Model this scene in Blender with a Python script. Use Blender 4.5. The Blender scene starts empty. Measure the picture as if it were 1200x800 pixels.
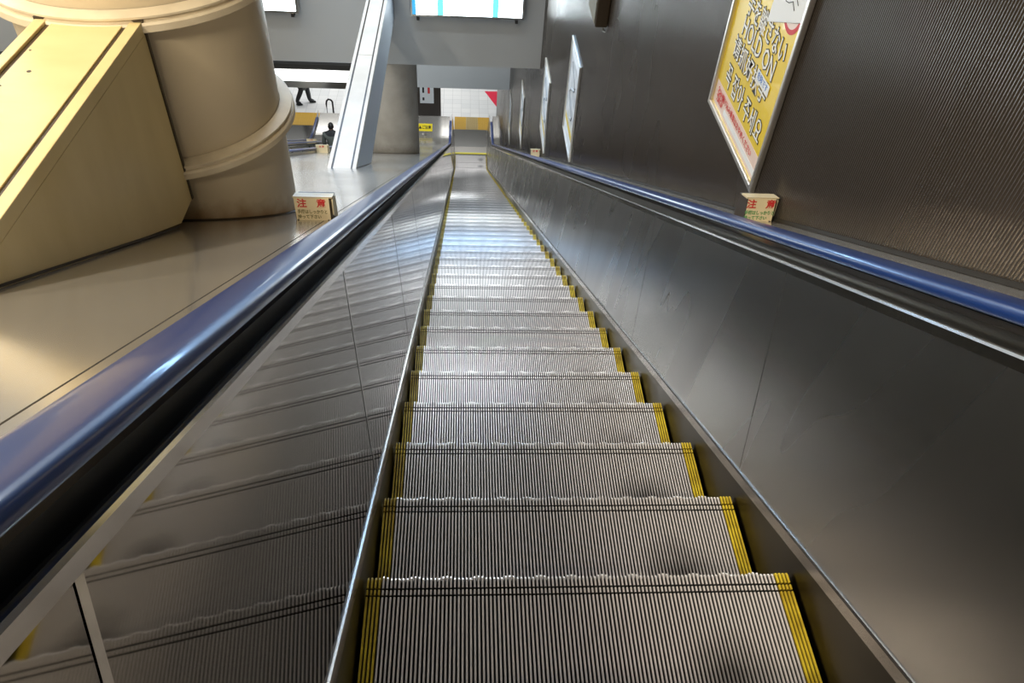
import bpy, bmesh, math, random
from mathutils import Vector, Matrix
random.seed(4)
T = math.tan(math.pi/6)
COL = bpy.context.scene.collection
ZF = -11.2                       # lower landing floor

# ------------------------------------------------------------------ helpers
def link(o, parent=None):
    COL.objects.link(o)
    if parent: o.parent = parent
    return o
def empty(name, loc=(0,0,0), rz=0):
    o = bpy.data.objects.new(name, None); o.location = loc; o.rotation_euler = (0,0,rz)
    o.empty_display_size = .1
    return link(o)
def tag(o, label=None, cat=None, group=None, kind=None):
    if label: o['label'] = label
    if cat: o['category'] = cat
    if group: o['group'] = group
    if kind: o['kind'] = kind
    return o
class MB:
    def __init__(s): s.v=[]; s.f=[]; s.mi=[]
    def add(s, vs, fs, mi=0):
        n=len(s.v); s.v+= [tuple(v) for v in vs]
        for f in fs: s.f.append(tuple(i+n for i in f)); s.mi.append(mi)
    def box(s, a, b, mi=0):
        (x0,y0,z0),(x1,y1,z1)=a,b
        s.add([(x0,y0,z0),(x1,y0,z0),(x1,y1,z0),(x0,y1,z0),(x0,y0,z1),(x1,y0,z1),(x1,y1,z1),(x0,y1,z1)],
              [(0,3,2,1),(4,5,6,7),(0,1,5,4),(1,2,6,5),(2,3,7,6),(3,0,4,7)],mi)
    def prism(s, pts, axis, a, b, mi=0):
        """pts: 2D outline; axis 'x' -> pts are (y,z), extruded from a to b"""
        def P(p,t):
            return {'x':(t,p[0],p[1]),'y':(p[0],t,p[1]),'z':(p[0],p[1],t)}[axis]
        n=len(pts)
        s.add([P(p,a) for p in pts]+[P(p,b) for p in pts],
              [tuple(range(n))[::-1],tuple(range(n,2*n))]+[(i,(i+1)%n,n+(i+1)%n,n+i) for i in range(n)],mi)
    def lathe(s, prof, cx=0, cy=0, seg=64, mi=0, cap=True):
        n=len(prof); vs=[]; fs=[]
        for r,z in prof:
            for k in range(seg):
                a=2*math.pi*k/seg; vs.append((cx+r*math.cos(a),cy+r*math.sin(a),z))
        for i in range(n-1):
            for k in range(seg):
                k2=(k+1)%seg; fs.append((i*seg+k,i*seg+k2,(i+1)*seg+k2,(i+1)*seg+k))
        if cap: fs.append(tuple(range(seg))[::-1]); fs.append(tuple((n-1)*seg+k for k in range(seg)))
        s.add(vs,fs,mi)
    def tube(s, path, r, seg=10, mi=0, closed=False):
        path=[Vector(p) for p in path]; n=len(path); vs=[]; fs=[]
        up=Vector((0,0,1))
        for i,p in enumerate(path):
            d=(path[min(i+1,n-1)]-path[max(i-1,0)]).normalized()
            a=d.cross(up); 
            if a.length<1e-3: a=d.cross(Vector((1,0,0)))
            a.normalize(); b=a.cross(d)
            for k in range(seg):
                t=2*math.pi*k/seg; vs.append(p+a*math.cos(t)*r+b*math.sin(t)*r)
        for i in range(n-1):
            for k in range(seg):
                k2=(k+1)%seg; fs.append((i*seg+k,i*seg+k2,(i+1)*seg+k2,(i+1)*seg+k))
        fs.append(tuple(range(seg))[::-1]); fs.append(tuple((n-1)*seg+k for k in range(seg)))
        s.add(vs,fs,mi)
    def mesh(s, name, mats, smooth=False, angle=None):
        me=bpy.data.meshes.new(name); me.from_pydata(s.v,[],s.f)
        if not isinstance(mats,(list,tuple)): mats=[mats]
        for m in mats: me.materials.append(m)
        for p,mi in zip(me.polygons,s.mi): p.material_index=mi
        bm=bmesh.new(); bm.from_mesh(me); bmesh.ops.recalc_face_normals(bm,faces=bm.faces); bm.to_mesh(me); bm.free()
        if smooth:
            me.polygons.foreach_set('use_smooth',[True]*len(me.polygons))
            me.set_sharp_from_angle(angle=math.radians(angle or 40))
        me.update(); return me
    def build(s, name, mats, parent=None, smooth=False, angle=None, bevel=0):
        o=bpy.data.objects.new(name,s.mesh(name,mats,smooth,angle))
        if bevel:
            b=o.modifiers.new('bevel','BEVEL'); b.width=bevel; b.segments=2; b.limit_method='ANGLE'
        return link(o,parent)

# ------------------------------------------------------------------ materials
def mat(name, col, rough=.5, metal=0, coat=0, emit=None, es=1, spec=None):
    m=bpy.data.materials.new(name); m.use_nodes=True
    b=m.node_tree.nodes['Principled BSDF']
    b.inputs['Base Color'].default_value=(*col,1); b.inputs['Roughness'].default_value=rough
    b.inputs['Metallic'].default_value=metal; b.inputs['Coat Weight'].default_value=coat
    if spec is not None: b.inputs['Specular IOR Level'].default_value=spec
    if emit: b.inputs['Emission Color'].default_value=(*emit,1); b.inputs['Emission Strength'].default_value=es
    return m
def nodes(m): return m.node_tree.nodes, m.node_tree.links, m.node_tree.nodes['Principled BSDF']
def vary(m, c1, c2, scale=(1,1,1), nscale=3, detail=4, rot=(0,0,0), r1=None, r2=None, bump=0, bdist=.002, lo=.35, hi=.65, geo=True):
    """procedural noise mix of two colours and two roughnesses, optional bump"""
    n,l,b=nodes(m)
    tc=n.new('ShaderNodeNewGeometry') if geo else n.new('ShaderNodeTexCoord')
    mp=n.new('ShaderNodeMapping'); mp.inputs['Scale'].default_value=scale; mp.inputs['Rotation'].default_value=rot
    l.new(tc.outputs['Position' if geo else 'Object'],mp.inputs['Vector'])
    no=n.new('ShaderNodeTexNoise'); no.inputs['Scale'].default_value=nscale; no.inputs['Detail'].default_value=detail
    l.new(mp.outputs[0],no.inputs['Vector'])
    mr=n.new('ShaderNodeMapRange'); mr.inputs[1].default_value=lo; mr.inputs[2].default_value=hi
    l.new(no.outputs['Fac'],mr.inputs[0])
    mx=n.new('ShaderNodeMix'); mx.data_type='RGBA'; mx.inputs[6].default_value=(*c1,1); mx.inputs[7].default_value=(*c2,1)
    l.new(mr.outputs[0],mx.inputs[0]); l.new(mx.outputs[2],b.inputs['Base Color'])
    if r1 is not None:
        m2=n.new('ShaderNodeMapRange'); m2.inputs[3].default_value=r1; m2.inputs[4].default_value=r2
        l.new(mr.outputs[0],m2.inputs[0]); l.new(m2.outputs[0],b.inputs['Roughness'])
    if bump:
        bp=n.new('ShaderNodeBump'); bp.inputs['Strength'].default_value=bump; bp.inputs['Distance'].default_value=bdist
        l.new(no.outputs['Fac'],bp.inputs['Height']); l.new(bp.outputs[0],b.inputs['Normal'])
    return mx, mr
M={}
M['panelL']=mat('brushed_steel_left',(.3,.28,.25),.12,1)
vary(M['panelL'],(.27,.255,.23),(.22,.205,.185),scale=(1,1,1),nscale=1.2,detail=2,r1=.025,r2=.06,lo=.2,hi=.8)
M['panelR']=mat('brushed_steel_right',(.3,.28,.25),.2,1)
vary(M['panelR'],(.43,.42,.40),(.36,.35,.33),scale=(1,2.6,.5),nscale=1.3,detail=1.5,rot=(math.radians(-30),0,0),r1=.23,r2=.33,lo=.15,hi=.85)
M['steel']=mat('polished_steel',(.62,.6,.57),.16,1)
M['steel_dk']=mat('worn_steel',(.34,.32,.29),.28,1)
M['deck']=mat('deck_steel',(.5,.47,.42),.1,.72)
vary(M['deck'],(.60,.57,.52),(.50,.475,.43),nscale=.9,detail=3,r1=.13,r2=.22)
M['steel_md']=mat('brushed_moulding_steel',(.42,.39,.36),.25,1)
M['skirt']=mat('dark_skirt_steel',(.055,.048,.036),.3,1)
M['black']=mat('black_rail_and_guide_shade',(.006,.006,.006),.45)
M['gap']=mat('dark_gap',(.02,.017,.013),.6)
M['blue']=mat('blue_handrail_rubber',(.008,.036,.17),.3,coat=.35)
M['blue'].node_tree.nodes['Principled BSDF'].inputs['Coat Roughness'].default_value=.08
M['yellow']=mat('yellow_edge_paint',(.62,.44,.02),.4)
vary(M['yellow'],(.86,.66,.05),(.45,.30,.02),nscale=14,detail=4,r1=.35,r2=.5)
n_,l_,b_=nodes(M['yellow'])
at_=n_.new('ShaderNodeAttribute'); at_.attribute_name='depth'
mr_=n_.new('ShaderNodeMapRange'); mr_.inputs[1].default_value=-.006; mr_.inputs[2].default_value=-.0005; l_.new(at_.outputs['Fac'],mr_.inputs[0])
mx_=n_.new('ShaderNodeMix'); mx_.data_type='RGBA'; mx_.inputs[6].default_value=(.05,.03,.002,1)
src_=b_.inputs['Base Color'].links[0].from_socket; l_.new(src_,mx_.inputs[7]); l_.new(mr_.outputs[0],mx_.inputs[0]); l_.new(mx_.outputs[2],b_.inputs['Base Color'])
M['yellowplain']=mat('yellow_strip',(.78,.66,.04),.4)
# tread cleats: bare aluminium with a dark oval patch, darker in the grooves
def cleat_mat():
    m=mat('aluminium_cleats',(.6,.57,.54),.3,.4)
    n,l,b=nodes(m)
    tc=n.new('ShaderNodeTexCoord'); sp=n.new('ShaderNodeSeparateXYZ'); l.new(tc.outputs['Object'],sp.inputs[0])
    oi=n.new('ShaderNodeObjectInfo')
    no=n.new('ShaderNodeTexNoise'); no.noise_dimensions='4D'; no.inputs['Scale'].default_value=7; no.inputs['Detail'].default_value=3
    l.new(tc.outputs['Object'],no.inputs['Vector'])
    mu=n.new('ShaderNodeMath'); mu.operation='MULTIPLY'; mu.inputs[1].default_value=20; l.new(oi.outputs['Random'],mu.inputs[0]); l.new(mu.outputs[0],no.inputs['W'])
    # dark patch round x=.3, y=-.2
    mp=n.new('ShaderNodeMapping'); mp.vector_type='POINT'
    mp.inputs['Location'].default_value=(-2.9,2.2,0); mp.inputs['Scale'].default_value=(9.5,9,0); l.new(tc.outputs['Object'],mp.inputs['Vector'])
    ln=n.new('ShaderNodeVectorMath'); ln.operation='LENGTH'; l.new(mp.outputs[0],ln.inputs[0])
    ad=n.new('ShaderNodeMath'); ad.operation='ADD'; l.new(ln.outputs['Value'],ad.inputs[0]); l.new(no.outputs['Fac'],ad.inputs[1])
    mr=n.new('ShaderNodeMapRange'); mr.inputs[1].default_value=.7; mr.inputs[2].default_value=1.6; mr.inputs[3].default_value=.35; mr.inputs[4].default_value=1
    l.new(ad.outputs[0],mr.inputs[0])
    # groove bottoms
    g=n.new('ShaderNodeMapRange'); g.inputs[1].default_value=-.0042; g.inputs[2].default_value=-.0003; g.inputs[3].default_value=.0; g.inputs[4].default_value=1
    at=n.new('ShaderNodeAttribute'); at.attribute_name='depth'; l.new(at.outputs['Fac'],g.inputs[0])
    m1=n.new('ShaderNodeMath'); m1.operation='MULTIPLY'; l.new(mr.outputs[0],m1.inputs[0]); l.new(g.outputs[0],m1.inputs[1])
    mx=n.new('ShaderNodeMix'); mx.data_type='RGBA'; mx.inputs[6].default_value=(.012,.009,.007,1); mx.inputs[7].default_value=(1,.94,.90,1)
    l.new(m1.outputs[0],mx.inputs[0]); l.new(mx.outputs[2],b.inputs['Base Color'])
    return m
M['cleat']=cleat_mat()
M['wall']=mat('ribbed_bronze_cladding',(.085,.066,.048),.36,.5)
M['wall'].node_tree.nodes['Principled BSDF'].inputs['Coat Weight'].default_value=.35; M['wall'].node_tree.nodes['Principled BSDF'].inputs['Coat Roughness'].default_value=.2
vary(M['wall'],(.085,.070,.056),(.06,.049,.038),nscale=.7,scale=(1,1,.6),detail=4,r1=.22,r2=.32)
M['grey']=mat('grey_painted_panel',(.2,.21,.215),.55)
vary(M['grey'],(.42,.43,.43),(.37,.38,.38),nscale=.5,detail=2)
M['greydark']=mat('dark_grey_wall',(.09,.095,.1),.6)
M['ceil']=mat('ceiling_paint',(.30,.29,.27),.7)
M['floorw']=mat('pale_tile_floor',(.75,.75,.73),.3)
def tiles(m):
    n,l,b=nodes(m)
    g=n.new('ShaderNodeNewGeometry'); br=n.new('ShaderNodeTexBrick'); br.offset=0
    br.inputs['Scale'].default_value=1; br.inputs['Brick Width'].default_value=.3; br.inputs['Row Height'].default_value=.3
    br.inputs['Mortar Size'].default_value=.004; br.inputs['Color1'].default_value=(.80,.79,.76,1); br.inputs['Color2'].default_value=(.72,.72,.70,1); br.inputs['Mortar'].default_value=(.45,.44,.42,1)
    l.new(g.outputs['Position'],br.inputs['Vector']); l.new(br.outputs['Color'],b.inputs['Base Color'])
tiles(M['floorw'])
M['beige']=mat('beige_column_paint',(.52,.42,.27),.42)
def grime(m, base, base2, dirt, zlow, zhigh):
    n,l,b=nodes(m)
    mx,mr=vary(m,base,base2,nscale=2.2,detail=5)
    g=n.new('ShaderNodeNewGeometry'); sp=n.new('ShaderNodeSeparateXYZ'); l.new(g.outputs['Position'],sp.inputs[0])
    # height above the sloping deck
    a=n.new('ShaderNodeMath'); a.operation='MULTIPLY_ADD'; a.inputs[1].default_value=T; l.new(sp.outputs['Y'],a.inputs[0]); l.new(sp.outputs['Z'],a.inputs[2])
    no=n.new('ShaderNodeTexNoise'); no.inputs['Scale'].default_value=16; no.inputs['Detail'].default_value=6; l.new(g.outputs['Position'],no.inputs['Vector'])
    s=n.new('ShaderNodeMath'); s.operation='MULTIPLY_ADD'; s.inputs[1].default_value=-.12; l.new(no.outputs['Fac'],s.inputs[0]); l.new(a.outputs[0],s.inputs[2])
    r=n.new('ShaderNodeMapRange'); r.inputs[1].default_value=zlow; r.inputs[2].default_value=zhigh; r.inputs[3].default_value=.75; r.inputs[4].default_value=0
    l.new(s.outputs[0],r.inputs[0])
    m2=n.new('ShaderNodeMix'); m2.data_type='RGBA'; m2.inputs[7].default_value=(*dirt,1)
    l.new(mx.outputs[2],m2.inputs[6]); l.new(r.outputs[0],m2.inputs[0]); l.new(m2.outputs[2],b.inputs['Base Color'])
grime(M['beige'],(.62,.52,.36),(.55,.46,.31),(.28,.15,.05),.72,.80)
M['collar']=mat('cream_collar_paint',(.66,.56,.38),.4); vary(M['collar'],(.74,.64,.46),(.64,.54,.38),nscale=9,detail=5)
M['cream']=mat('yellow_cream_beam_paint',(.70,.55,.24),.38); vary(M['cream'],(.80,.65,.34),(.72,.57,.27),nscale=3,detail=6,scale=(1,2,1))
M['conc']=mat('grey_concrete_column',(.36,.34,.3),.6)
grime(M['conc'],(.46,.43,.38),(.34,.31,.265),(.10,.08,.05),.7,.9)
M['white']=mat('off_white_beam_paint',(.72,.69,.64),.35); vary(M['white'],(.60,.54,.46),(.52,.465,.39),nscale=3,detail=5)
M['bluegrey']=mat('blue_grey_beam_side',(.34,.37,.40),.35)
M['alu']=mat('poster_frame_aluminium',(.72,.68,.62),.3,.9)
M['pyellow']=mat('poster_yellow',(.82,.60,.015),.3,coat=.4)
M['ppink']=mat('poster_pale_band',(.78,.62,.55),.4)
M['pwhite']=mat('paper_white',(.80,.83,.85),.5)
M['ppale']=mat('poster_pale_art',(.55,.57,.58),.35,coat=.3); vary(M['ppale'],(.80,.82,.83),(.50,.54,.57),nscale=7,detail=2,lo=.4,hi=.6,geo=True)
M['greymid']=mat('mid_grey_print',(.25,.27,.29),.4)
M['ink']=mat('black_ink',(.012,.01,.01),.5)
M['inkwhite']=mat('white_ink',(.85,.85,.82),.5)
M['red']=mat('red_ink',(.62,.03,.03),.5)
M['green']=mat('green_ink',(.05,.3,.08),.5)
M['olive']=mat('olive_ink',(.20,.17,.05),.5)
M['bluei']=mat('blue_ink',(.05,.18,.55),.5)
M['signcream']=mat('cream_sign_plate',(.78,.66,.42),.35)
M['signedge']=mat('dark_brown_sign_frame',(.045,.03,.015),.4)
M['tact']=mat('tactile_yellow',(.55,.32,.03),.5)
M['tact2']=mat('tactile_worn',(.40,.29,.11),.5)
M['ysign']=mat('bright_yellow_sign',(.9,.72,.02),.4,emit=(.9,.72,.02),es=.15)
M['lightw']=mat('lit_white_panel',(1,1,1),.4,emit=(.85,.95,1),es=6)
M['lightc']=mat('lit_cyan_band',(.2,.8,.8),.4,emit=(.10,.62,.60),es=1.1)
M['lightb']=mat('lit_blue_edge',(.05,.25,.5),.4,emit=(.03,.3,.55),es=.9)
M['bandw']=mat('lit_sign_band',(1,1,1),.4,emit=(1,1,1),es=1.3)
M['brown']=mat('dark_brown_box',(.05,.035,.02),.4,.3)
M['panelbrown']=mat('dark_brown_partition',(.045,.035,.028),.45)
M['redtri']=mat('red_marking',(.75,.03,.07),.45)
M['suit']=mat('dark_grey_cloth',(.03,.032,.035),.8)
M['coat']=mat('grey_coat_cloth',(.10,.105,.105),.85)
M['jacket']=mat('grey_green_jacket',(.12,.135,.12),.8)
M['skin']=mat('skin',(.55,.33,.23),.5)
M['hair']=mat('dark_hair',(.01,.009,.008),.5)
M['shoe']=mat('black_shoe',(.01,.01,.01),.35)

# ------------------------------------------------------------------ escalator geometry
R_=2.0; YI=-ZF/T; TL=R_*math.tan(math.radians(15))
YA=YI-TL*math.cos(math.pi/6); YB=YI+TL
def zp(y):
    if y<=YA: return -T*y
    if y>=YB: return ZF
    return ZF+R_-math.sqrt(max(R_*R_-(YB-y)**2,0))
def ysamp(y0,y1):
    ys=[y0]
    if y0<YA<y1: ys.append(YA)
    for k in range(1,8):
        y=YA+(YB-YA)*k/8
        if y0<y<y1: ys.append(y)
    if y0<YB<y1: ys.append(YB)
    ys.append(y1); return ys
def sweep(mb, prof, ys, closed=True, mi=0):
    n=len(prof); vs=[]; fs=[]
    for y in ys:
        z=zp(y)
        for x,h in prof: vs.append((x,y,z+h))
    for i in range(len(ys)-1):
        for k in range(n if closed else n-1):
            k2=(k+1)%n; fs.append((i*n+k,i*n+k2,(i+1)*n+k2,(i+1)*n+k))
    if closed: fs.append(tuple(range(n))[::-1]); fs.append(tuple((len(ys)-1)*n+k for k in range(n)))
    mb.add(vs,fs,mi)

PITCH=.0091; DEP=.0095
def step_path():
    """(y, z, ny, nz, cut) along the tread then down the curved riser; 0,0 is the nosing"""
    p=[(-.400,0,0,1,0),(-.3,0,0,1,0),(-.2,0,0,1,0),(-.1,0,0,1,0)]
    for a,b in ((-.047,-.043),(-.030,-.026)):
        p+=[(a-.0005,0,0,1,0),(a,0,0,1,1),(b,0,0,1,1),(b+.0005,0,0,1,0)]
    p+=[(-.006,0,0,1,0),(-.001,-.002,.7,.7,0),(0,-.007,1,0,0)]
    for k in range(1,6):
        t=k/5; p.append((-.05*t*t,-.007-.19*t,.97,.2*t,0))
    return p
def ridges(x0, x1, nr, top=.4, lift=0, wav=True):
    path=step_path(); mb=MB(); nx=4*nr+1; vs=[]; dep=[]
    pw=(x1-x0)/nr
    for (y,z,ny,nz,cut) in path:
        for r in range(nr):
            c=x0+(r+.5)*pw; hw=pw*top/2
            prot=0
            if wav and y>-.02: prot=.005*max(0,math.cos(2*math.pi*r/8))
            for (xx,hi) in ((c-pw/2+.0001,0),(c-hw,1),(c+hw,1),(c+pw/2-.0001,0)):
                up=lift if hi and not cut else -DEP
                vs.append((xx,y+ny*up*(1 if ny else 0)+prot*(1 if hi else 0),z+nz*up)); dep.append(up if up<0 else 0)
    W=4*nr; fs=[]
    for i in range(len(path)-1):
        for k in range(W-1): fs.append((i*W+k,i*W+k+1,(i+1)*W+k+1,(i+1)*W+k))
    mb.add(vs,fs)
    return mb,dep
def ridge_mesh(name, args, m, **kw):
    mb,dep=ridges(*args,**kw); me=mb.mesh(name,m)
    a=me.attributes.new('depth','FLOAT','POINT'); a.data.foreach_set('value',dep)
    return me

esc=empty('escalator',(0,0,0))
tag(esc,'long steel escalator running down beside the dark ribbed wall','escalator','escalators')
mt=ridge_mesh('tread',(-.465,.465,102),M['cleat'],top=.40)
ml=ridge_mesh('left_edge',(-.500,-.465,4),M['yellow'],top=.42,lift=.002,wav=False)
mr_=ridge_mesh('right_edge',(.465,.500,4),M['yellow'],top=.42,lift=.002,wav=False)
body=MB(); body.prism([(-.40,-.012),(-.012,-.012),(-.03,-.10),(-.06,-.2),(-.2,-.2)],'x',-.49,.49)
mbody=body.mesh('step_body',M['gap'])
# nosing positions along the chain path
seq=[]
PS=.406
for i in range(-8,51):
    seq.append((i*PS*math.cos(math.pi/6),-i*PS*.5))
y,z=seq[-1]
while True:
    # advance along the curve by the chain pitch
    yy=y
    while True:
        yy+=.002
        if math.hypot(yy-y,zp(yy)-zp(y))>=PS: break
    y=yy
    if y>20.22: break
    seq.append((y,zp(y)))
seq=[s for s in seq if s[1]<4]
first=None
for (y,z) in seq:
    st=bpy.data.objects.new('step',mt); st.location=(0,y,z); link(st,esc)
    for nm,me in (('yellow_edging',ml),('yellow_edging',mr_),('step_frame',mbody)):
        c=bpy.data.objects.new(nm,me); link(c,st)
YCOMB=20.22
# comb plate and landing plate
mb=MB(); mb.box((-.5,YCOMB+.05,ZF-.03),(.5,YCOMB+.42,ZF+.012))
for k in range(50):
    x=-.49+k*.0198; mb.box((x,YCOMB-.02,ZF-.012),(x+.009,YCOMB+.06,ZF+.006))
cp=mb.build('comb_plate',M['steel_dk'],esc)
mb=MB(); mb.box((-.5,YCOMB-.02,ZF+.008),(.5,YCOMB+.07,ZF+.02)); mb.build('comb_strip',M['yellowplain'],cp)
mb=MB(); mb.box((-.58,YCOMB+.42,ZF-.03),(.58,21.68,ZF+.010)); mb.build('landing_plate',M['steel'],esc)

def balustrade(side, parent, y0, x0=0, seams=(), pm=None, hr_end=20.62, detail=True):
    s=side
    X=lambda v: x0+s*v
    YE=21.25
    # skirt
    mb=MB(); sweep(mb,[(X(.506),-.30),(X(.506),.075),(X(.512),.075),(X(.512),-.30)],ysamp(y0,YE)); mb.build('skirt_panel',M['skirt'],parent)
    mb=MB(); sweep(mb,[(X(.503),.066),(X(.503),.098),(X(.5055),.104),(X(.511),.104),(X(.525),.102),(X(.525),.066)],ysamp(y0,YE)); mb.build('skirt_moulding',M['steel_md'],parent,smooth=True,angle=20)
    # inner panels between seams, ends square to the slope
    ss=[y0]+[q for q in seams if q>y0]+[YE]
    hb,ht=.104,.764
    for k in range(len(ss)-1):
        a,b=ss[k],ss[k+1]
        ga=.0 if k==0 else .002; gb=.002
        tops=ysamp(a+ga,b-gb if k<len(ss)-2 else b)
        mb=MB(); vs=[]; fs=[]
        nh=2
        for q in tops:
            blend=1 if q<YA-.3 else max(0,1-(q-YA+.3)/1.2)
            for (x,h) in ((.5105,hb),(.582,ht),(.592,ht),(.5245,hb)):
                yy=q-(ht-h)*.433*blend
                vs.append((X(x),yy,zp(yy)+h))
        n=4
        for i in range(len(tops)-1):
            for j in range(n): j2=(j+1)%n; fs.append((i*n+j,i*n+j2,(i+1)*n+j2,(i+1)*n+j))
        fs.append((0,1,2,3)); L=(len(tops)-1)*n; fs.append((L,L+1,L+2,L+3))
        mb.add(vs,fs); mb.build('side_panel',pm,parent)
    # light joint cover behind the seams
    for q in seams:
        if y0<q<YA-.5:
            a=(q-(ht-hb)*.433); w=.0060; e=-.0012 if s<0 else .0012
            mb=MB(); mb.add([(X(.5105+e),a-w,zp(a-w)+hb),(X(.5105+e),a+w,zp(a+w)+hb),(X(.582+e),q+w,zp(q+w)+ht),(X(.582+e),q-w,zp(q-w)+ht)],[(0,1,2,3)])
            mb.build('joint_strip',M['steel'] if s<0 else M['gap'],parent)
    # cap moulding, then the guide under the handrail
    mb=MB(); sweep(mb,[(X(.580),.762),(X(.580),.785),(X(.583),.790),(X(.590),.790),(X(.590),.762)],ysamp(y0,YE)); mb.build('cap_moulding',M['steel'],parent,smooth=True,angle=30)
    mb=MB(); sweep(mb,[(X(.591),.757),(X(.591),.772),(X(.608),.774),(X(.608),.816),(X(.650),.816),(X(.650),.757)],ysamp(y0,hr_end)); mb.build('handrail_guide',M['steel_dk'] if s>0 else M['black'],parent)  # left guide coloured black for the shade under its handrail
    # handrail: rounded C section swept along the slope and round the lower newel
    prof=[]
    w,hh=.0370,.0185
    for k in range(24):
        a=2*math.pi*k/24; ca,sa=math.cos(a),math.sin(a)
        prof.append((math.copysign(abs(ca)**.55,ca)*w, math.copysign(abs(sa)**.7,sa)*hh))
    path=[]
    hc=.851
    for q in ysamp(y0,hr_end): path.append((q,zp(q)+hc))
    rn=.27; yc=hr_end; zc=ZF+hc-rn
    for k in range(1,13):
        a=math.pi*k/12; path.append((yc+rn*math.sin(a),zc+rn*math.cos(a)))
    path.append((yc-.35,zc-rn-.02))
    n=len(prof); vs=[]; fs=[]
    for i,(py,pz) in enumerate(path):
        a=path[max(i-1,0)]; b=path[min(i+1,len(path)-1)]
        d=Vector((b[0]-a[0],b[1]-a[1])).normalized(); nn=Vector((-d.y,d.x))
        if i<len(path)-14: nn=Vector((0,1))
        for (u,v) in prof: vs.append((X(.629)+u,py+nn.x*v,pz+nn.y*v))
    for i in range(len(path)-1):
        for k in range(n): k2=(k+1)%n; fs.append((i*n+k,i*n+k2,(i+1)*n+k2,(i+1)*n+k))
    fs.append(tuple(range(n))[::-1]); fs.append(tuple((len(path)-1)*n+k for k in range(n)))
    mb=MB(); mb.add(vs,fs); mb.build('handrail',M['blue'],parent,smooth=True,angle=60)
    # newel plate filling the loop of the handrail
    pts=[(yc-.3,ZF+.0)]+[(yc-.3,ZF+hc-.03)]+[(yc+(rn-.03)*math.sin(math.pi*k/12),zc+(rn-.03)*math.cos(math.pi*k/12)) for k in range(0,13)]+[(yc+.1,ZF)]
    mb=MB(); mb.prism(pts,'x',X(.612),X(.644)); mb.build('newel_plate',M['panelR'],parent,smooth=True,angle=30)
    mb=MB(); mb.box((min(X(.56),X(.68)),yc-.2,ZF),(max(X(.56),X(.68)),yc+.65,ZF+.10)); mb.build('newel_base',M['steel_dk'],parent,bevel=.01)
SR=[.672+1.25*k for k in range(-2,14)]
SL=[-.58+1.2*k for k in range(-1,16)]
balustrade(-1,esc,-3.0,0,SL,M['panelL'])
balustrade(1,esc,-3.0,0,SR,M['panelR'])

# neighbouring escalators beyond the column deck
def side_escalator(xc, label):
    e=empty('escalator',(0,0,0)); tag(e,label,'escalator','escalators')
    balustrade(-1,e,2.0,xc,(),M['panelR']); balustrade(1,e,2.0,xc,(),M['panelR'])
    mb=MB()
    for (y,z) in seq:
        if y>2: mb.prism([(y-.36,z),(y,z),(y-.03,z-.2),(y-.2,z-.25)],'x',xc-.5,xc+.5)
    tag(mb.build('step_band',M['steel_dk'],e),kind='stuff')
    mb=MB(); mb.box((xc-.5,YCOMB,ZF-.03),(xc+.5,YCOMB+.42,ZF+.012)); c=mb.build('comb_plate',M['steel_dk'],e)
    mb=MB(); mb.box((xc-.5,YCOMB-.02,ZF+.008),(xc+.5,YCOMB+.05,ZF+.018)); mb.build('comb_strip',M['yellowplain'],c)
    mb=MB(); mb.box((xc-.58,YCOMB+.42,ZF-.03),(xc+.58,21.68,ZF+.010)); mb.build('landing_plate',M['steel'],e)
    return e
side_escalator(-3.12,'second escalator from the right, partly hidden behind the beige column')
side_escalator(-5.3,'farthest left escalator with a blue handrail ending at yellow tactile paving')

# ------------------------------------------------------------------ metal decks beside the handrails
def deck(name, x0, x1, y0, y1, label, strips=(), hd=.78):
    root=empty(name,(0,0,0)); tag(root,label,'deck','steel decks beside the escalators')
    xs=[x0]+list(strips)+[x1]
    for k in range(len(xs)-1):
        mb=MB(); a=xs[k]+(.0025 if k else 0); b=xs[k+1]-(.0015 if k<len(xs)-2 else 0)
        sweep(mb,[(a,hd-.035),(a,hd),(b,hd),(b,hd-.035)],ysamp(y0,y1)); mb.build('deck_sheet',M['deck'],root)
    mb=MB(); sweep(mb,[(x0+.01,.70),(x0+.01,hd-.036),(x1-.01,hd-.036),(x1-.01,.70)],ysamp(y0,y1-.02)); mb.build('deck_backing',M['gap'],root)
    mb=MB(); mb.box((x0,y1,ZF),(x1,y1+.012,ZF+.78)); mb.build('end_fascia',M['steel_dk'],root)
    return root
deck('metal_deck',-2.46,-.655,-3,21.1,'wide shiny steel deck left of the escalator carrying the beige column',(-.792,))
deck('metal_deck',.674,.85,-3,21.1,'narrow steel deck strip between the right handrail and ribbed wall',(),.83)
deck('metal_deck',-4.64,-3.77,2,21.1,'narrow steel deck between the two far left escalators')
deck('metal_deck',-9.0,-5.95,2,21.1,'steel deck beyond the farthest left escalator')

# ------------------------------------------------------------------ setting
def struct(name, mb, m, smooth=False):
    o=mb.build(name,m,None,smooth=smooth,angle=60); o['kind']='structure'; return o
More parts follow.
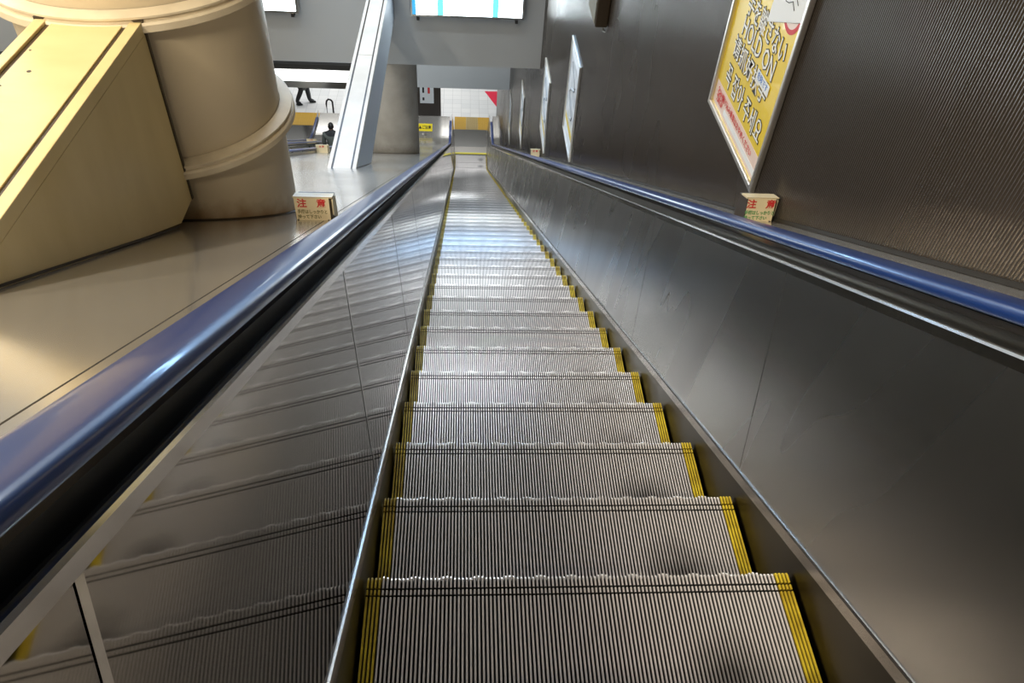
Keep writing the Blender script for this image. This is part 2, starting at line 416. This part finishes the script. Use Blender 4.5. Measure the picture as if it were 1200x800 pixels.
# right wall with vertical ribs as real relief
mb=MB(); vs=[]; fs=[]
pitch=.0105; y=-3.2; pr=[(0,0),(.22,-.0024),(.5,-.003),(.78,-.0024)]
cols=[]
while y<22.45:
    for t,d in pr: cols.append((y+t*pitch,.85+ (-d if 0 else 0) + (0.0 if t==0 else d)+.003))
    y+=pitch
for (yy,xx) in cols: vs+= [(xx,yy,zp(yy)-1.5),(xx,yy,5.0)]
for i in range(len(cols)-1): fs.append((2*i,2*i+2,2*i+3,2*i+1))
mb.add(vs,fs); struct('wall_right',mb,M['wall'],smooth=True)
mb=MB(); mb.box((.86,-3.2,-14),(1.1,22.45,5)); struct('wall_right_core',mb,M['panelbrown'])
mb=MB(); mb.box((-9.3,-4,-12),(-9.1,31,5)); struct('wall_left',mb,M['greydark'])
mb=MB(); mb.box((-9.1,-4.2,-1),(1.1,-4,5)); struct('wall_back',mb,M['ceil'])
mb=MB(); mb.box((-9.1,-4,4.2),(1.1,9.9,4.4)); struct('ceiling',mb,M['ceil'])
mb=MB(); mb.box((-9.1,9.9,-3.46),(.85,16.5,4.4)); struct('wall_upper_bulkhead',mb,M['grey'])
mb=MB(); mb.box((-9.1,16.5,-7.15),(.85,31,-3.46)); struct('wall_lower_bulkhead',mb,M['grey'])
mb=MB(); mb.box((.85,22.45,-7.3),(6,31,-7.1)); struct('ceiling_landing',mb,M['ceil'])
mb=MB(); mb.box((-9.1,20.6,ZF-.2),(6,31,ZF)); struct('floor',mb,M['floorw'])
mb=MB(); mb.box((-9.1,31,ZF),(6,31.2,-7)); struct('wall_far',mb,mat('far_wall',(.6,.6,.58),.5))
mb=MB(); mb.box((-1.9,22.3,ZF),(-.97,22.55,-7.15)); struct('wall_partition',mb,M['panelbrown'])
mb=MB(); mb.box((-9.1,-4,-13),(1.1,20.6,-12.9)); struct('floor_pit',mb,M['gap'])
mb=MB(); mb.prism([(-4,1.0),(-4,2.3),(-.6,.34),(2,-1.16),(2,-2.4)],'x',-9.1,-2.5); struct('wall_understair',mb,M['greydark'])
mb=MB(); sweep(mb,[(.846,.832),(.846,.845),(.853,.845),(.853,.832)],ysamp(-3,21.0)); struct('baseboard_right',mb,M['gap'])

# ------------------------------------------------------------------ columns
def column(name, cx, cy, zbot, ztop, label, mshaft, mcol, collars):
    root=empty(name,(cx,cy,zbot)); tag(root,label,'column','round columns on the steel deck')
    def P(mb,nm,m,sm=True):
        mb.v=[(x,y,z-zbot) for x,y,z in mb.v]; return mb.build(nm,m,root,smooth=sm,angle=35)
    # sloping foot: cut the drum along the deck
    seg=96; lo=[];hi=[]
    z1=collars[0] if collars else ztop
    r=.388; vs=[];fs=[]
    for k in range(seg):
        a=2*math.pi*k/seg; x=r*math.cos(a); y=r*math.sin(a)
        vs.append((x,y,zp(cy+y)+.778)); 
    for k in range(seg):
        a=2*math.pi*k/seg; vs.append((r*math.cos(a),r*math.sin(a),z1))
    fs=[(k,(k+1)%seg,seg+(k+1)%seg,seg+k) for k in range(seg)]+[tuple(range(seg,2*seg)),tuple(range(seg))[::-1]]
    mb=MB(); mb.add(vs,fs); P(mb,'base_drum',mshaft)
    # dark sealant line round the foot
    vs=[];fs=[]
    for rr,h in ((.386,.777),(.397,.777),(.397,.783),(.388,.786)):
        for k in range(seg):
            a=2*math.pi*k/seg; x=rr*math.cos(a); y=rr*math.sin(a); vs.append((x,y,zp(cy+y)+h))
    for i in range(3): fs+=[(i*seg+k,i*seg+(k+1)%seg,(i+1)*seg+(k+1)%seg,(i+1)*seg+k) for k in range(seg)]
    mb=MB(); mb.add(vs,fs); P(mb,'foot_seal',M['signedge'])
    prev=z1
    for zc in collars:
        mb=MB(); mb.lathe([(.388,zc-.002),(.432,zc),(.438,zc+.004),(.438,zc+.024),(.433,zc+.030),(.424,zc+.031),(.422,zc+.037),(.430,zc+.041),(.430,zc+.047),(.405,zc+.055),(.388,zc+.056)],0,0,96,cap=False)
        P(mb,'collar',mcol)
        nxt=[q for q in collars if q>zc]
        mb=MB(); mb.lathe([(.386,zc+.03),(.386,nxt[0]+.01 if nxt else ztop)],0,0,96); P(mb,'shaft',mshaft)
    return root
column('round_column',-1.352,1.765,-.35,4.2,'thick beige round column with cream collars standing on the steel deck',M['beige'],M['collar'],[.168,.662])
column('round_column',-1.36,10.3,-5.5,-3.47,'grimy grey concrete round column under the grey bulkhead, dirty at its foot',M['conc'],M['collar'],[])
mb=MB(); mb.box((-1.62,9.96,-4.42),(-1.612,9.97,-3.6))

# ------------------------------------------------------------------ horizontal beams running to the columns
def beam(x0,x1,ztop,depth,yend,label,mt,mtop2,ms,joints=(),marks=()):
    ys=(.78-ztop)/T; zb=ztop-depth; yb=(.78-zb)/T
    root=empty('steel_beam',((x0+x1)/2,ys,ztop)); tag(root,label,'beam','box beams running to the columns')
    L=Vector(root.location)
    def B(mb,nm,m,**k):
        mb.v=[(x-L.x,y-L.y,z-L.z) for x,y,z in mb.v]; return mb.build(nm,m,root,**k)
    t=.028
    mb=MB(); mb.prism([(ys+.04,ztop-t-.001),(yend-.012,ztop-t-.001),(yend-.012,zb+.004),(yb+.03,zb+.004)],'x',x0+.0065,x1-.0065); B(mb,'beam_core',M['gap'])
    mb=MB()
    cuts=[ys-.02]+list(joints)+[yend-.012]
    for a,b in zip(cuts,cuts[1:]): mb.box((x0+.049,a+.004,ztop-t),(x1-.049,b-.004,ztop))
    B(mb,'top_plate',mt,bevel=.002)
    for (a,b) in ((x0,x0+.033),(x1-.033,x1)):
        mb=MB(); mb.box((a,ys-.02,ztop-t-.004),(b,yend-.012,ztop+.004)); B(mb,'edge_strip',mtop2,bevel=.002)
    for (a,b) in ((x0+.0335,x0+.0485),(x1-.0485,x1-.0335)):
        mb=MB(); mb.box((a,ys,ztop-.024),(b,yend-.013,ztop-.004)); B(mb,'groove_shade_insert',M['signedge'])  # dark insert added so the groove looks deeply shaded
    for (a,b) in ((x0,x0+.006),(x1-.006,x1)):
        mb=MB(); mb.prism([(ys+.03,ztop-t-.0041),(yend-.012,ztop-t-.0041),(yend-.012,zb),(yb+.03,zb)],'x',a,b); B(mb,'side_plate',ms)
    # dark frame where it meets the column, and the seal on the deck
    mb=MB(); mb.box((x0-.003,yend-.012,zb),(x1+.004,yend,ztop+.010)); B(mb,'end_gasket',M['signedge'])
    mb=MB(); mb.prism([(ys+.0,ztop+.002),(ys+.012,ztop+.002),(yb+.012,zb+.003),(yb,zb+.003)],'x',x1-.002,x1+.003); B(mb,'deck_seal',M['signedge'])
    for (mx,my,r) in marks:
        mb=MB(); mb.lathe([(r,ztop-.001),(r,ztop+.0012)],mx,my,14); B(mb,'bolt_hole',M['signedge'])
    return root
beam(-1.50,-1.206,.69,.60,1.372,'yellow cream box beam at upper left running into the beige column',M['cream'],M['cream'],M['cream'],marks=((-1.397,1.05,.0055),(-1.44,1.17,.003),(-1.435,.97,.003)))
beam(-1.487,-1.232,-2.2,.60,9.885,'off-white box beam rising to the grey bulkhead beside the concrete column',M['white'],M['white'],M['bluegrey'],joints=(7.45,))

# ------------------------------------------------------------------ text helper
def text_mesh(s, size, extr=.0004, bold=0):
    c=bpy.data.curves.new('lettering','FONT'); c.body=s; c.size=size; c.extrude=extr; c.offset=bold; c.align_x='CENTER'; c.align_y='CENTER'
    c.resolution_u=2
    o=bpy.data.objects.new('lettering',c); COL.objects.link(o); bpy.context.view_layer.update()
    me=bpy.data.meshes.new_from_object(o); bpy.data.objects.remove(o); return me
def put_text(s, size, m, parent, loc, rot, name='lettering', extr=.0004, bold=0, width=None):
    me=text_mesh(s,size,extr,bold)
    if width:
        xs=[v.co.x for v in me.vertices]; k=width/(max(xs)-min(xs)); me.transform(Matrix.Diagonal((k,1,1,1)))
    me.materials.clear(); me.materials.append(m)
    o=bpy.data.objects.new(name,me); o.location=loc; o.rotation_euler=rot; link(o,parent); return o

# ------------------------------------------------------------------ posters on the right wall (face -x)
RW=(math.pi/2,0,-math.pi/2)      # text facing -x, reading towards -y
def poster(y0,z0,label,kind,w=.73,h=1.03):
    XW=.848
    root=empty('framed_poster',(XW,y0+w/2,z0)); tag(root,label,'poster','framed posters on the ribbed wall')
    def B(mb,nm,m,p=root,**k): return mb.build(nm,m,p,**k)
    f=.022
    for (a,b,c,d) in ((-w/2,-w/2+f,0,h),(w/2-f,w/2,0,h),(-w/2+f,w/2-f,0,f),(-w/2+f,w/2-f,h-f,h)):
        mb=MB(); mb.box((-.022,a,c),(0,b,d)); B(mb,'frame_rail',M['alu'],bevel=.004)
    mb=MB(); mb.box((-.008,-w/2+f,f),(-.002,w/2-f,h-f)); sheet=B(mb,'poster_sheet',{'hold':M['pyellow'],'pale':M['ppale']}[kind])
    U=lambda u:w/2-u
    def patch(nm,m,u0,u1,v0,v1,d=.0085,p=None):
        mb=MB(); mb.box((-d-.0006,U(u1),v0),(-d+.0002,U(u0),v1)); return B(mb,nm,m,p or sheet)
    if kind=='hold':
        patch('pale_footer',M['ppink'],.03,.70,.03,.128)
        patch('white_footer',M['pwhite'],.20,.70,.045,.07,.0093)
        put_text('駆け込み乗車はおやめください',.034,M['red'],sheet,(-.0105,U(.38),.095),RW,'red_footer_text',width=.46)
        put_text('手をはなさない',.075,M['red'],sheet,(-.0105,U(.12),.075),RW,'red_emblem',width=.1)
        for s,v,u,wd,sz in (('手を離さない',.507,.405,.48,.10),('HOLD ON',.420,.38,.42,.105),('请抓好扶手',.318,.355,.46,.095),('꼭 잡아 주세요',.190,.38,.52,.105)):
            put_text(s,sz,M['ink'],sheet,(-.0092,U(u),v),RW,'text_outline',bold=.0042,width=wd+.008)
            put_text(s,sz,M['inkwhite'],sheet,(-.0104,U(u),v),RW,'text_line',bold=.0002,width=wd)
        # red ring partly under a pinned white sheet
        mb=MB(); vs=[];fs=[]; n=40; cu,cv=.60,.665
        for rr,x in ((.092,-.0092),(.075,-.0092)):
            for k in range(n): a=2*math.pi*k/n; vs.append((x,U(cu)+rr*math.cos(a),cv+rr*math.sin(a)))
        fs=[(k,(k+1)%n,n+(k+1)%n,n+k) for k in range(n)]; mb.add(vs,fs); B(mb,'red_ring',M['red'],sheet)
        mb=MB(); mb.add([(-.0090,U(cu)+.075*math.cos(2*math.pi*k/n),cv+.075*math.sin(2*math.pi*k/n)) for k in range(n)],[tuple(range(n))]); B(mb,'ring_field',M['ppink'],sheet)
        mb=MB(); mb.add([(-.0125,U(.40),.530),(-.0125,U(.71),.652),(-.0125,U(.71),.95),(-.0125,U(.43),.90)],[(0,1,2,3)]); pp=B(mb,'white_notice_sheet',M['pwhite'],root)
        for k in range(4):
            mb=MB(); mb.tube([(-.013,U(.46+.02*k+.03*j),.66+.03*k+.012*math.sin(j*2.+k)) for j in range(6)],.0016,5); B(mb,'sketch_line',M['ink'],pp)
        st=patch('small_white_sticker',M['pwhite'],.445,.60,.33,.372,.0115,root)
        put_text('危険です',.032,M['bluei'],st,(-.0125,U(.522),.351),RW,'blue_lettering',width=.125)
    else:
        patch('yellow_note',M['pyellow'],.06,.67,.16,.23)
        patch('pale_footer',M['pwhite'],.03,.70,.03,.15)
        patch('pale_header',M['pwhite'],.03,.70,.88,.99)
        mb=MB(); mb.tube([(-.009,U(.36+.16*math.sin(j*.9)),.30+.045*j) for j in range(13)],.012,6)
        B(mb,'grey_drawing',M['greymid'],sheet)
    return root
poster(1.600,.005,'yellow framed poster reading HOLD ON with a white sheet pinned over it','hold')
poster(6.10,-2.66,'pale framed poster, nearest of the narrow-looking white ones down the wall','pale')
poster(8.40,-3.96,'pale framed poster above the far small caution block','pale')
poster(12.00,-6.05,'second farthest pale framed poster on the ribbed wall','pale')
poster(15.20,-7.87,'farthest thin pale framed poster at the bottom of the wall','pale')

# box on the wall near the top of the picture
rb=empty('wall_box',(.85,5.31,-.83)); tag(rb,'dark brown box fixed high on the ribbed wall above the pale posters','box')
mb=MB(); mb.box((-.105,-.21,0),(-.003,.21,.6)); mb.build('box_casing',M['brown'],rb,bevel=.01)
mb=MB(); mb.box((-.110,-.19,.02),(-.1055,.19,.58)); mb.build('front_plate',mat('olive_brown_plate',(.10,.08,.035),.65,0),rb,bevel=.003)
mb=MB(); mb.tube([(-.03,-.16,0),(-.03,-.16,-.04),(-.01,-.16,-.05)],.010,8); mb.build('fixing_stub',M['steel'],rb)

# ------------------------------------------------------------------ caution blocks on the decks
def caution(x,y,label,w=.150,h=.118,rz=0,group=None,small=False):
    z=zp(y)+(.83 if x>0 else .78)
    root=empty('caution_sign',(x,y,z),rz); tag(root,label,'sign','caution blocks on the decks')
    d=.10
    # base follows the sloping deck
    mb=MB(); mb.prism([(-d/2+.0,d/2*T+.001),(d/2,-d/2*T+.001),(d/2,h*.72),(-.028,h*.93),(-d/2+.012,h*.9)],'x',-w/2+.010,w/2-.006); mb.build('sign_block',M['signedge'],root,bevel=.003)
    pl=MB(); a=.10
    pl.add([(-w/2+.014,-d/2-.004,.028),(w/2-.012,-d/2-.004,.028),(w/2-.014,-d/2+.010,h),(-w/2+.010,-d/2+.010,h),
            (-w/2+.014,-d/2-.001,.028),(w/2-.012,-d/2-.001,.028),(w/2-.014,-d/2+.013,h),(-w/2+.010,-d/2+.013,h)],
           [(0,1,2,3),(4,7,6,5),(0,4,5,1),(1,5,6,2),(2,6,7,3),(3,7,4,0)])
    p=pl.build('sign_plate',M['signcream'],root)
    mb=MB(); mb.prism([(-d/2+.016,h-.004),(d/2-.03,h*.8),(d/2-.03,h*.8+.006),(-d/2+.014,h+.003)],'x',-w/2+.006,w/2-.002); mb.build('top_strip',M['signcream'],root)
    mb=MB(); mb.prism([(-d/2+.012,.045),(d/2-.012,-.02),(d/2-.02,h*.75),(-d/2+.018,h-.01)],'x',w/2-.006,w/2-.001); mb.build('side_leaf',M['signcream'],root)
    for s in (-1,1):
        mb=MB(); mb.tube([(s*(w/2-.02),-d/2-.008,d/2*T+.004),(s*(w/2-.02),-d/2+.004,d/2*T+.003)],.004,8); mb.build('fixing_screw',M['steel'],root)
    tilt=math.atan2(.014,h-.028)
    rot=(math.pi/2-tilt,0,0)
    def pos(u,v): return (u-.001,-d/2-.0050+.014*(v-.028)/(h-.028),v)
    if not small:
        put_text('注',.036,M['red'],p,pos(-.036,h-.022),rot,'red_character',bold=.0008)
        put_text('意',.036,M['red'],p,pos(.034,h-.022),rot,'red_character',bold=.0008)
        put_text('手摺はしっかりと',.017,M['green'] if x>0 else M['olive'],p,pos(0,h-.054),rot,'small_text_line',width=.108,bold=.0003)
        put_text('持って下さい',.017,M['green'] if x>0 else M['olive'],p,pos(-.012,h-.074),rot,'small_text_line',width=.085,bold=.0003)
    else:
        put_text('注 意',.034,M['red'],p,pos(0,h-.022),rot,'red_characters',bold=.0008)
    return root
caution(-.832,1.53,'cream caution block with red characters on the steel deck beside the beige column')
caution(.782,1.41,'cream caution block with red characters below the yellow poster on the right',w=.125,h=.118)
caution(.765,8.85,'small caution block against the wall below the third framed poster',small=True,w=.15,h=.13)
caution(-2.38,9.5,'upright caution block on the far edge of the steel deck, left of the white beam',small=True,w=.2,h=.15)
caution(-4.05,16.6,'farthest caution block on the deck between the left escalators',small=True,w=.25,h=.15)

# ------------------------------------------------------------------ light boxes on the bulkhead
def lightbox(x0,x1,z0,z1,y,label,bands):
    root=empty('light_box',((x0+x1)/2,y-.005,z0)); tag(root,label,'light box','light boxes on the grey bulkhead')
    cx=(x0+x1)/2; w=x1-x0; h=z1-z0
    mb=MB(); mb.box((-w/2,-.15,0),(w/2,0,h)); mb.build('casing',M['steel_dk'],root,bevel=.008)
    mb=MB(); mb.box((-w/2+.035,-.158,.035),(w/2-.035,-.150,h-.035)); face=mb.build('lit_face',M['lightw'],root)
    for (a,b,m) in bands:
        mb=MB(); mb.box((a-cx,-.162,.036),(b-cx,-.1585,h-.036)); mb.build('coloured_band',m,face)
    for s in (-1,1):
        mb=MB(); mb.box((s*(w/2-.1)-.02,-.10,-.07),(s*(w/2-.1)+.02,0,-.001)); mb.build('bracket',M['gap'],root)
    return root
lightbox(-1.0,.56,-2.70,-1.70,9.9,'lit white light box with cyan bands at the top of the grey bulkhead',((-.97,-.92,M['lightb']),(-.63,-.55,M['lightc']),(.12,.20,M['lightc'])))
lightbox(-4.10,-2.50,-2.72,-1.72,9.9,'lit white light box mostly hidden behind the beige column',((-3.9,-3.8,M['lightc']),))
# long direction sign on the lower bulkhead
sg=empty('direction_sign',(-4.4,16.5,-7.10)); tag(sg,'long white lit direction sign band under the bulkhead beyond the column','sign')
mb=MB(); mb.box((-3.2,-.12,-.09),(1.95,0,.38)); mb.build('casing',M['steel_dk'],sg)
mb=MB(); mb.box((-3.18,-.13,.08),(1.93,-.12,.36)); f=mb.build('lit_face',M['bandw'],sg)
put_text('改札口',.11,M['ink'],f,(1.05,-.132,.17),(math.pi/2,0,0),'direction_text')
put_text('出口 ↗',.13,M['ink'],f,(1.55,-.132,.21),(math.pi/2,0,0),'direction_text')
mb=MB(); mb.box((-4.7,16.36,-6.70),(-1.6,16.495,-6.60)); tag(mb.build('shadow_gap_strip',M['gap']),'black strip in place of the shadow gap above the long white direction sign','rail')  # black bar put in for the shadow gap over the sign

# ------------------------------------------------------------------ lower landing
def tactile(x0,n,group):
    for i in range(n):
        for j in range(2):
            root_loc=(x0+.38*i+.19,21.70+.40*j+.2,ZF+.001)
            side={0:'left',1:'middle',2:'right'}[i]; row=('near','far')[j]
            where='below main escalator' if x0>-2 else 'below farthest left escalator'
            lab=f'{"dull" if i==1 and x0>-2 else "bright"} yellow tactile tile, {side} in {row} row {where}'
            m=M['tact2'] if (i==1 and x0>-2) else M['tact']
            mb=MB(); mb.box((-.188,-.198,0),(.188,.198,.012))
            for a in range(6):
                for b in range(6): mb.lathe([(.015,.012),(.012,.016),(.006,.017)],-.15+.06*a,-.155+.062*b,8)
            o=mb.build('tactile_tile',m); o.location=root_loc; tag(o,lab,'tile',group)
tactile(-.52,3,'yellow tactile tiles before the main escalator')
tactile(-5.87,3,'yellow tactile tiles before the farthest left escalator')
# yellow warning placards on posts at the end of the column deck
def placard(x,y,z,w,h,txt,label):
    root=empty('warning_placard',(x,y,ZF+.78)); tag(root,label,'sign')
    mb=MB(); mb.tube([(0,.02,0),(0,.02,z-(ZF+.78)+h*.6)],.018,10); mb.build('post',M['steel'],root,smooth=True)
    mb=MB(); mb.lathe([(.09,0),(.09,.012),(.02,.02)],0,.02,20); mb.build('foot_plate',M['steel_dk'],root)
    mb=MB(); mb.box((-w/2,-.012,z-(ZF+.78)-h/2),(w/2,0,z-(ZF+.78)+h/2)); p=mb.build('placard_board',M['ysign'],root)
    put_text(txt,h*.5,M['ink'],p,(0,-.014,z-(ZF+.78)),(math.pi/2,0,0),'black_lettering',bold=.003,width=w*.85)
placard(-1.38,20.0,-10.19,.44,.24,'▲ご注意','bright yellow warning placard on a post right of the concrete column')
placard(-1.30,18.9,-10.12+.0,.40,.13,'注意','low yellow warning strip in front of the yellow placard') if False else None
# white notice on the dark partition
nb=empty('white_notice',(-1.43,22.3,-10.62)); tag(nb,'white notice with red and black marks on the dark brown partition','notice')
mb=MB(); mb.box((-.2,-.02,0),(.24,-.001,.62)); p=mb.build('notice_board',M['pwhite'],nb)
mb=MB(); mb.box((.05,-.024,.34),(.12,-.021,.56)); mb.build('red_bar',M['red'],p)
mb=MB(); mb.box((-.12,-.024,.36),(-.06,-.021,.58)); mb.build('black_bar',M['ink'],p)
mb=MB(); mb.box((-.12,-.024,.10),(-.06,-.021,.2)); mb.build('black_bar',M['ink'],p)
# red triangular marking on the pale floor
mb=MB(); 
tri=[(.50,24.35),(1.05,24.35),(1.03,23.35),(.88,23.28)]
mb.add([(a,b,ZF+.003) for a,b in tri],[(0,1,2,3)])
tag(mb.build('floor_marking',M['redtri']),'red triangular marking on the pale floor at the bottom of the escalator','marking')
# curved dark rail at the left landing
gr=MB(); gr.tube([(0,0,0),(0,0,.50),(.02,0,.60),(.08,0,.66),(.16,0,.64)],.028,10); gr.tube([(.16,0,.64),(.20,0,.58),(.20,0,0)],.028,10)
o=gr.build('guard_rail',M['black'],None,smooth=True); o.location=(-4.62,22.2,ZF); tag(o,'curved black guard rail hoop at the foot of the left escalators','rail')

# ------------------------------------------------------------------ people
def skin_fig(name, verts, edges, radii, m, parent, root_i=0):
    me=bpy.data.meshes.new(name); me.from_pydata(verts,edges,[]); o=bpy.data.objects.new(name,me); link(o,parent)
    sk=o.modifiers.new('skin','SKIN'); sk.use_smooth_shade=True
    for i,r in enumerate(radii): me.skin_vertices[0].data[i].radius=(r,r) if not isinstance(r,tuple) else r
    for d in me.skin_vertices[0].data: d.use_root=False
    me.skin_vertices[0].data[root_i].use_root=True
    ss=o.modifiers.new('sub','SUBSURF'); ss.levels=1; ss.render_levels=2
    me.materials.append(m); return o
def person(loc, rz, label, H, top, legm, walk):
    root=empty('person',loc,rz); tag(root,label,'person')
    k=H/1.7
    s=lambda p:tuple(c*k for c in p)
    st=.20 if walk else .02         # stride, figure faces +y
    V=[(0,0,.93),(0,0,1.15),(0,-.01,1.40),(0,0,1.50),(0,.015,1.60),
       (-.10,0,.88),(-.10,st*.6,.50),(-.10,st*.8,.09),(-.10,st*.8+.15,.045),
       (.10,0,.88),(.10,-st*.2,.50),(.10,-st*1.1,.12),(.10,-st*1.1+.13,.04),
       (-.20,0,1.38),(-.24,-st*.4,1.12),(-.22,-st*.4+.10,.88),(-.22,-st*.4+.13,.80),
       (.20,0,1.38),(.24,st*.3,1.12),(.22,st*.3+.12,.88),(.22,st*.3+.15,.80)]
    Ed=[(0,1),(1,2),(2,3),(3,4),(0,5),(5,6),(6,7),(7,8),(0,9),(9,10),(10,11),(11,12),(2,13),(13,14),(14,15),(15,16),(2,17),(17,18),(18,19),(19,20)]
    Rr=[.14,.135,.13,.055,.075,.10,.085,.07,.045,.10,.085,.07,.045,.06,.048,.035,.03,.06,.048,.035,.03]
    skin_fig('body',[s(v) for v in V],Ed,[r*k for r in Rr],legm,root)
    # jacket following the torso and arms
    V2=[(0,0,.46 if walk else .80),(0,0,1.0),(0,0,1.2),(0,-.01,1.40),(0,0,1.475),(-.20,0,1.38),(-.245,-st*.4,1.12),(-.225,-st*.4+.10,.90),(.20,0,1.38),(.245,st*.3,1.12),(.225,st*.3+.12,.90)]
    E2=[(0,1),(1,2),(2,3),(3,4),(3,5),(5,6),(6,7),(3,8),(8,9),(9,10)]
    R2=[.19,.165,.155,.15,.07,.075,.062,.05,.075,.062,.05]
    skin_fig('coat',[s(v) for v in V2],E2,[r*k for r in R2],top,root,1)
    # head with face
    mb=MB(); n=20
    def head(u,v):
        th=math.pi*v/12; ph=2*math.pi*u/n
        x=.073*math.sin(th)*math.cos(ph); y=.092*math.sin(th)*math.sin(ph); z=.115*math.cos(th)
        if z<-.03: x*=1-.25*(-.03-z)/.085; 
        if y>0: 
            y-=.006*math.exp(-((abs(x)-.03)**2)/.0002-((z-.005)**2)/.0002)      # eye sockets
            y+=.022*math.exp(-(x**2)/.00015-((z+.02)**2)/.0005)                # nose
            y+=.005*math.exp(-(x**2)/.0005-((z+.06)**2)/.00008)                # lips
        return (x,y,z)
    vs=[head(u,v) for v in range(13) for u in range(n)]
    mb.add(vs,[(v*n+u,v*n+(u+1)%n,(v+1)*n+(u+1)%n,(v+1)*n+u) for v in range(12) for u in range(n)])
    for sg_ in (-1,1): mb.tube([(sg_*.070,0,-.02),(sg_*.082,-.01,0),(sg_*.078,-.01,.02)],.010,6)
    h=mb.build('head',M['skin'],root,smooth=True,angle=80); h.location=s((0,.02,1.595)); h.scale=(k,k,k)
    mb=MB(); vs=[]
    for v in range(8):
        for u in range(n):
            x,y,z=head(u,v); ph=2*math.pi*u/n
            front=math.sin(ph)>.55 and v>4
            q=1.10 if not front else .9
            vs.append((x*q,y*q-.004,z*q+.006))
    mb.add(vs,[(v*n+u,v*n+(u+1)%n,(v+1)*n+(u+1)%n,(v+1)*n+u) for v in range(7) for u in range(n)])
    hr=mb.build('hair',M['hair'],h,smooth=True,angle=80)
    for i in (8,12):
        x,y,z=V[i]; mb=MB(); mb.lathe([(.045,0),(.048,.02),(.04,.05),(.02,.065)],0,0,14)
        sh=mb.build('shoe',M['shoe'],root,smooth=True); sh.location=s((x,y-.06,z-.035)); sh.scale=(k*.9,k*2.4,k)
    # hands with fingers
    for (hi,sx) in ((16,-1),(20,1)):
        hx,hy,hz=V[hi]
        HV=[(0,0,.02),(0,0,-.05)]; HE=[(0,1)]; HR=[.022,.026]
        for f_ in range(4):
            b=len(HV); yy=-.027+.018*f_; L_=(.065,.078,.073,.055)[3-f_]
            HV+=[(0,yy,-.06),(-sx*.006,yy,-.06-L_*.5),(-sx*.018,yy,-.06-L_)]; HE+=[(1,b),(b,b+1),(b+1,b+2)]; HR+=[.010,.009,.008]
        b=len(HV); HV+=[(-sx*.01,.035,-.03),(-sx*.018,.05,-.06)]; HE+=[(0,b),(b,b+1)]; HR+=[.011,.009]
        o=skin_fig('hand',[tuple(c*k for c in v) for v in HV],HE,[r*k for r in HR],M['skin'],root); o.location=s((hx,hy,hz))
    return root
person((-5.50,23.1,ZF),-math.pi/2,'person in dark trousers and grey coat walking across the landing floor',1.72,M['coat'],M['suit'],True)
py=15.95; idx=min(range(len(seq)),key=lambda i:abs(seq[i][0]-py-.15))
person((-3.42,seq[idx][0]-.18,seq[idx][1]),0,'dark-haired person in a grey-green jacket riding the second escalator',1.45,M['jacket'],M['suit'],False)

# ------------------------------------------------------------------ lights
def area(name,loc,rot,sx,sy,power,col,spread=180):
    l=bpy.data.lights.new(name,'AREA'); l.shape='RECTANGLE'; l.size=sx; l.size_y=sy; l.energy=power; l.color=col; l.spread=math.radians(spread)
    o=bpy.data.objects.new(name,l); o.location=loc; o.rotation_euler=rot; COL.objects.link(o); return o
warm=(1,.88,.70); cool=(.86,.94,1)
area('warm_tube_light',(-3.2,-.5,4.0),(0,0,0),.3,5,215,warm)
area('warm_tube_light',(-2.2,-2.9,4.1),(math.radians(48),0,0),2.4,.3,120,warm)
area('warm_tube_light',(-6,4.5,4.0),(0,0,0),.3,6,200,warm)
area('cool_tube_or_fill_light',(-1.2,6.0,4.1),(0,0,0),3.5,.3,95,cool)
area('cool_tube_or_fill_light',(-1.0,9.2,2.9),(math.radians(-35),0,0),3.4,.35,95,cool)  # unseen lamp added to give the treads their white reflections
area('cool_tube_or_fill_light',(-1.0,9.5,.3),(math.radians(-50),0,0),3.4,.25,85,(.35,.62,1))  # unseen blue lamp added to tint the bands reflected in the treads
area('cool_tube_or_fill_light',(-5.0,8.5,4.0),(0,0,0),4,.4,200,cool)
area('landing_light',(-1.0,19.0,-7.3),(0,0,0),.4,3.5,70,cool)
area('landing_light',(-3.5,24.5,-7.25),(0,0,0),9,3.0,240,(.96,.98,1))
area('soffit_light',(-2.5,13.5,-3.55),(0,0,0),5,.4,200,cool)
w=bpy.data.worlds.new('world'); bpy.context.scene.world=w; w.use_nodes=True
w.node_tree.nodes['Background'].inputs[0].default_value=(.5,.55,.6,1); w.node_tree.nodes['Background'].inputs[1].default_value=.12

# ------------------------------------------------------------------ camera
f,rx,ry,rz,cx,cy,cz=903.8618,0.7822668,0.0757776,0.0954665,-0.2900321,-0.8862043,1.6605187
fwd=Vector((math.sin(rz)*math.cos(rx),math.cos(rz)*math.cos(rx),-math.sin(rx)))
right=Vector((math.cos(rz),-math.sin(rz),0)); up=right.cross(fwd)
r2=right*math.cos(ry)+up*math.sin(ry); u2=-right*math.sin(ry)+up*math.cos(ry)
cam=bpy.data.cameras.new('camera'); cam.sensor_width=36; cam.lens=f*36/1200; cam.clip_start=.02; cam.clip_end=200
co=bpy.data.objects.new('camera',cam); COL.objects.link(co)
co.matrix_world=Matrix(((r2.x,u2.x,-fwd.x,cx),(r2.y,u2.y,-fwd.y,cy),(r2.z,u2.z,-fwd.z,cz),(0,0,0,1)))
sc=bpy.context.scene; sc.camera=co
sc.view_settings.view_transform='Standard'
sc.view_settings.look='None'
sc.view_settings.exposure=0.45
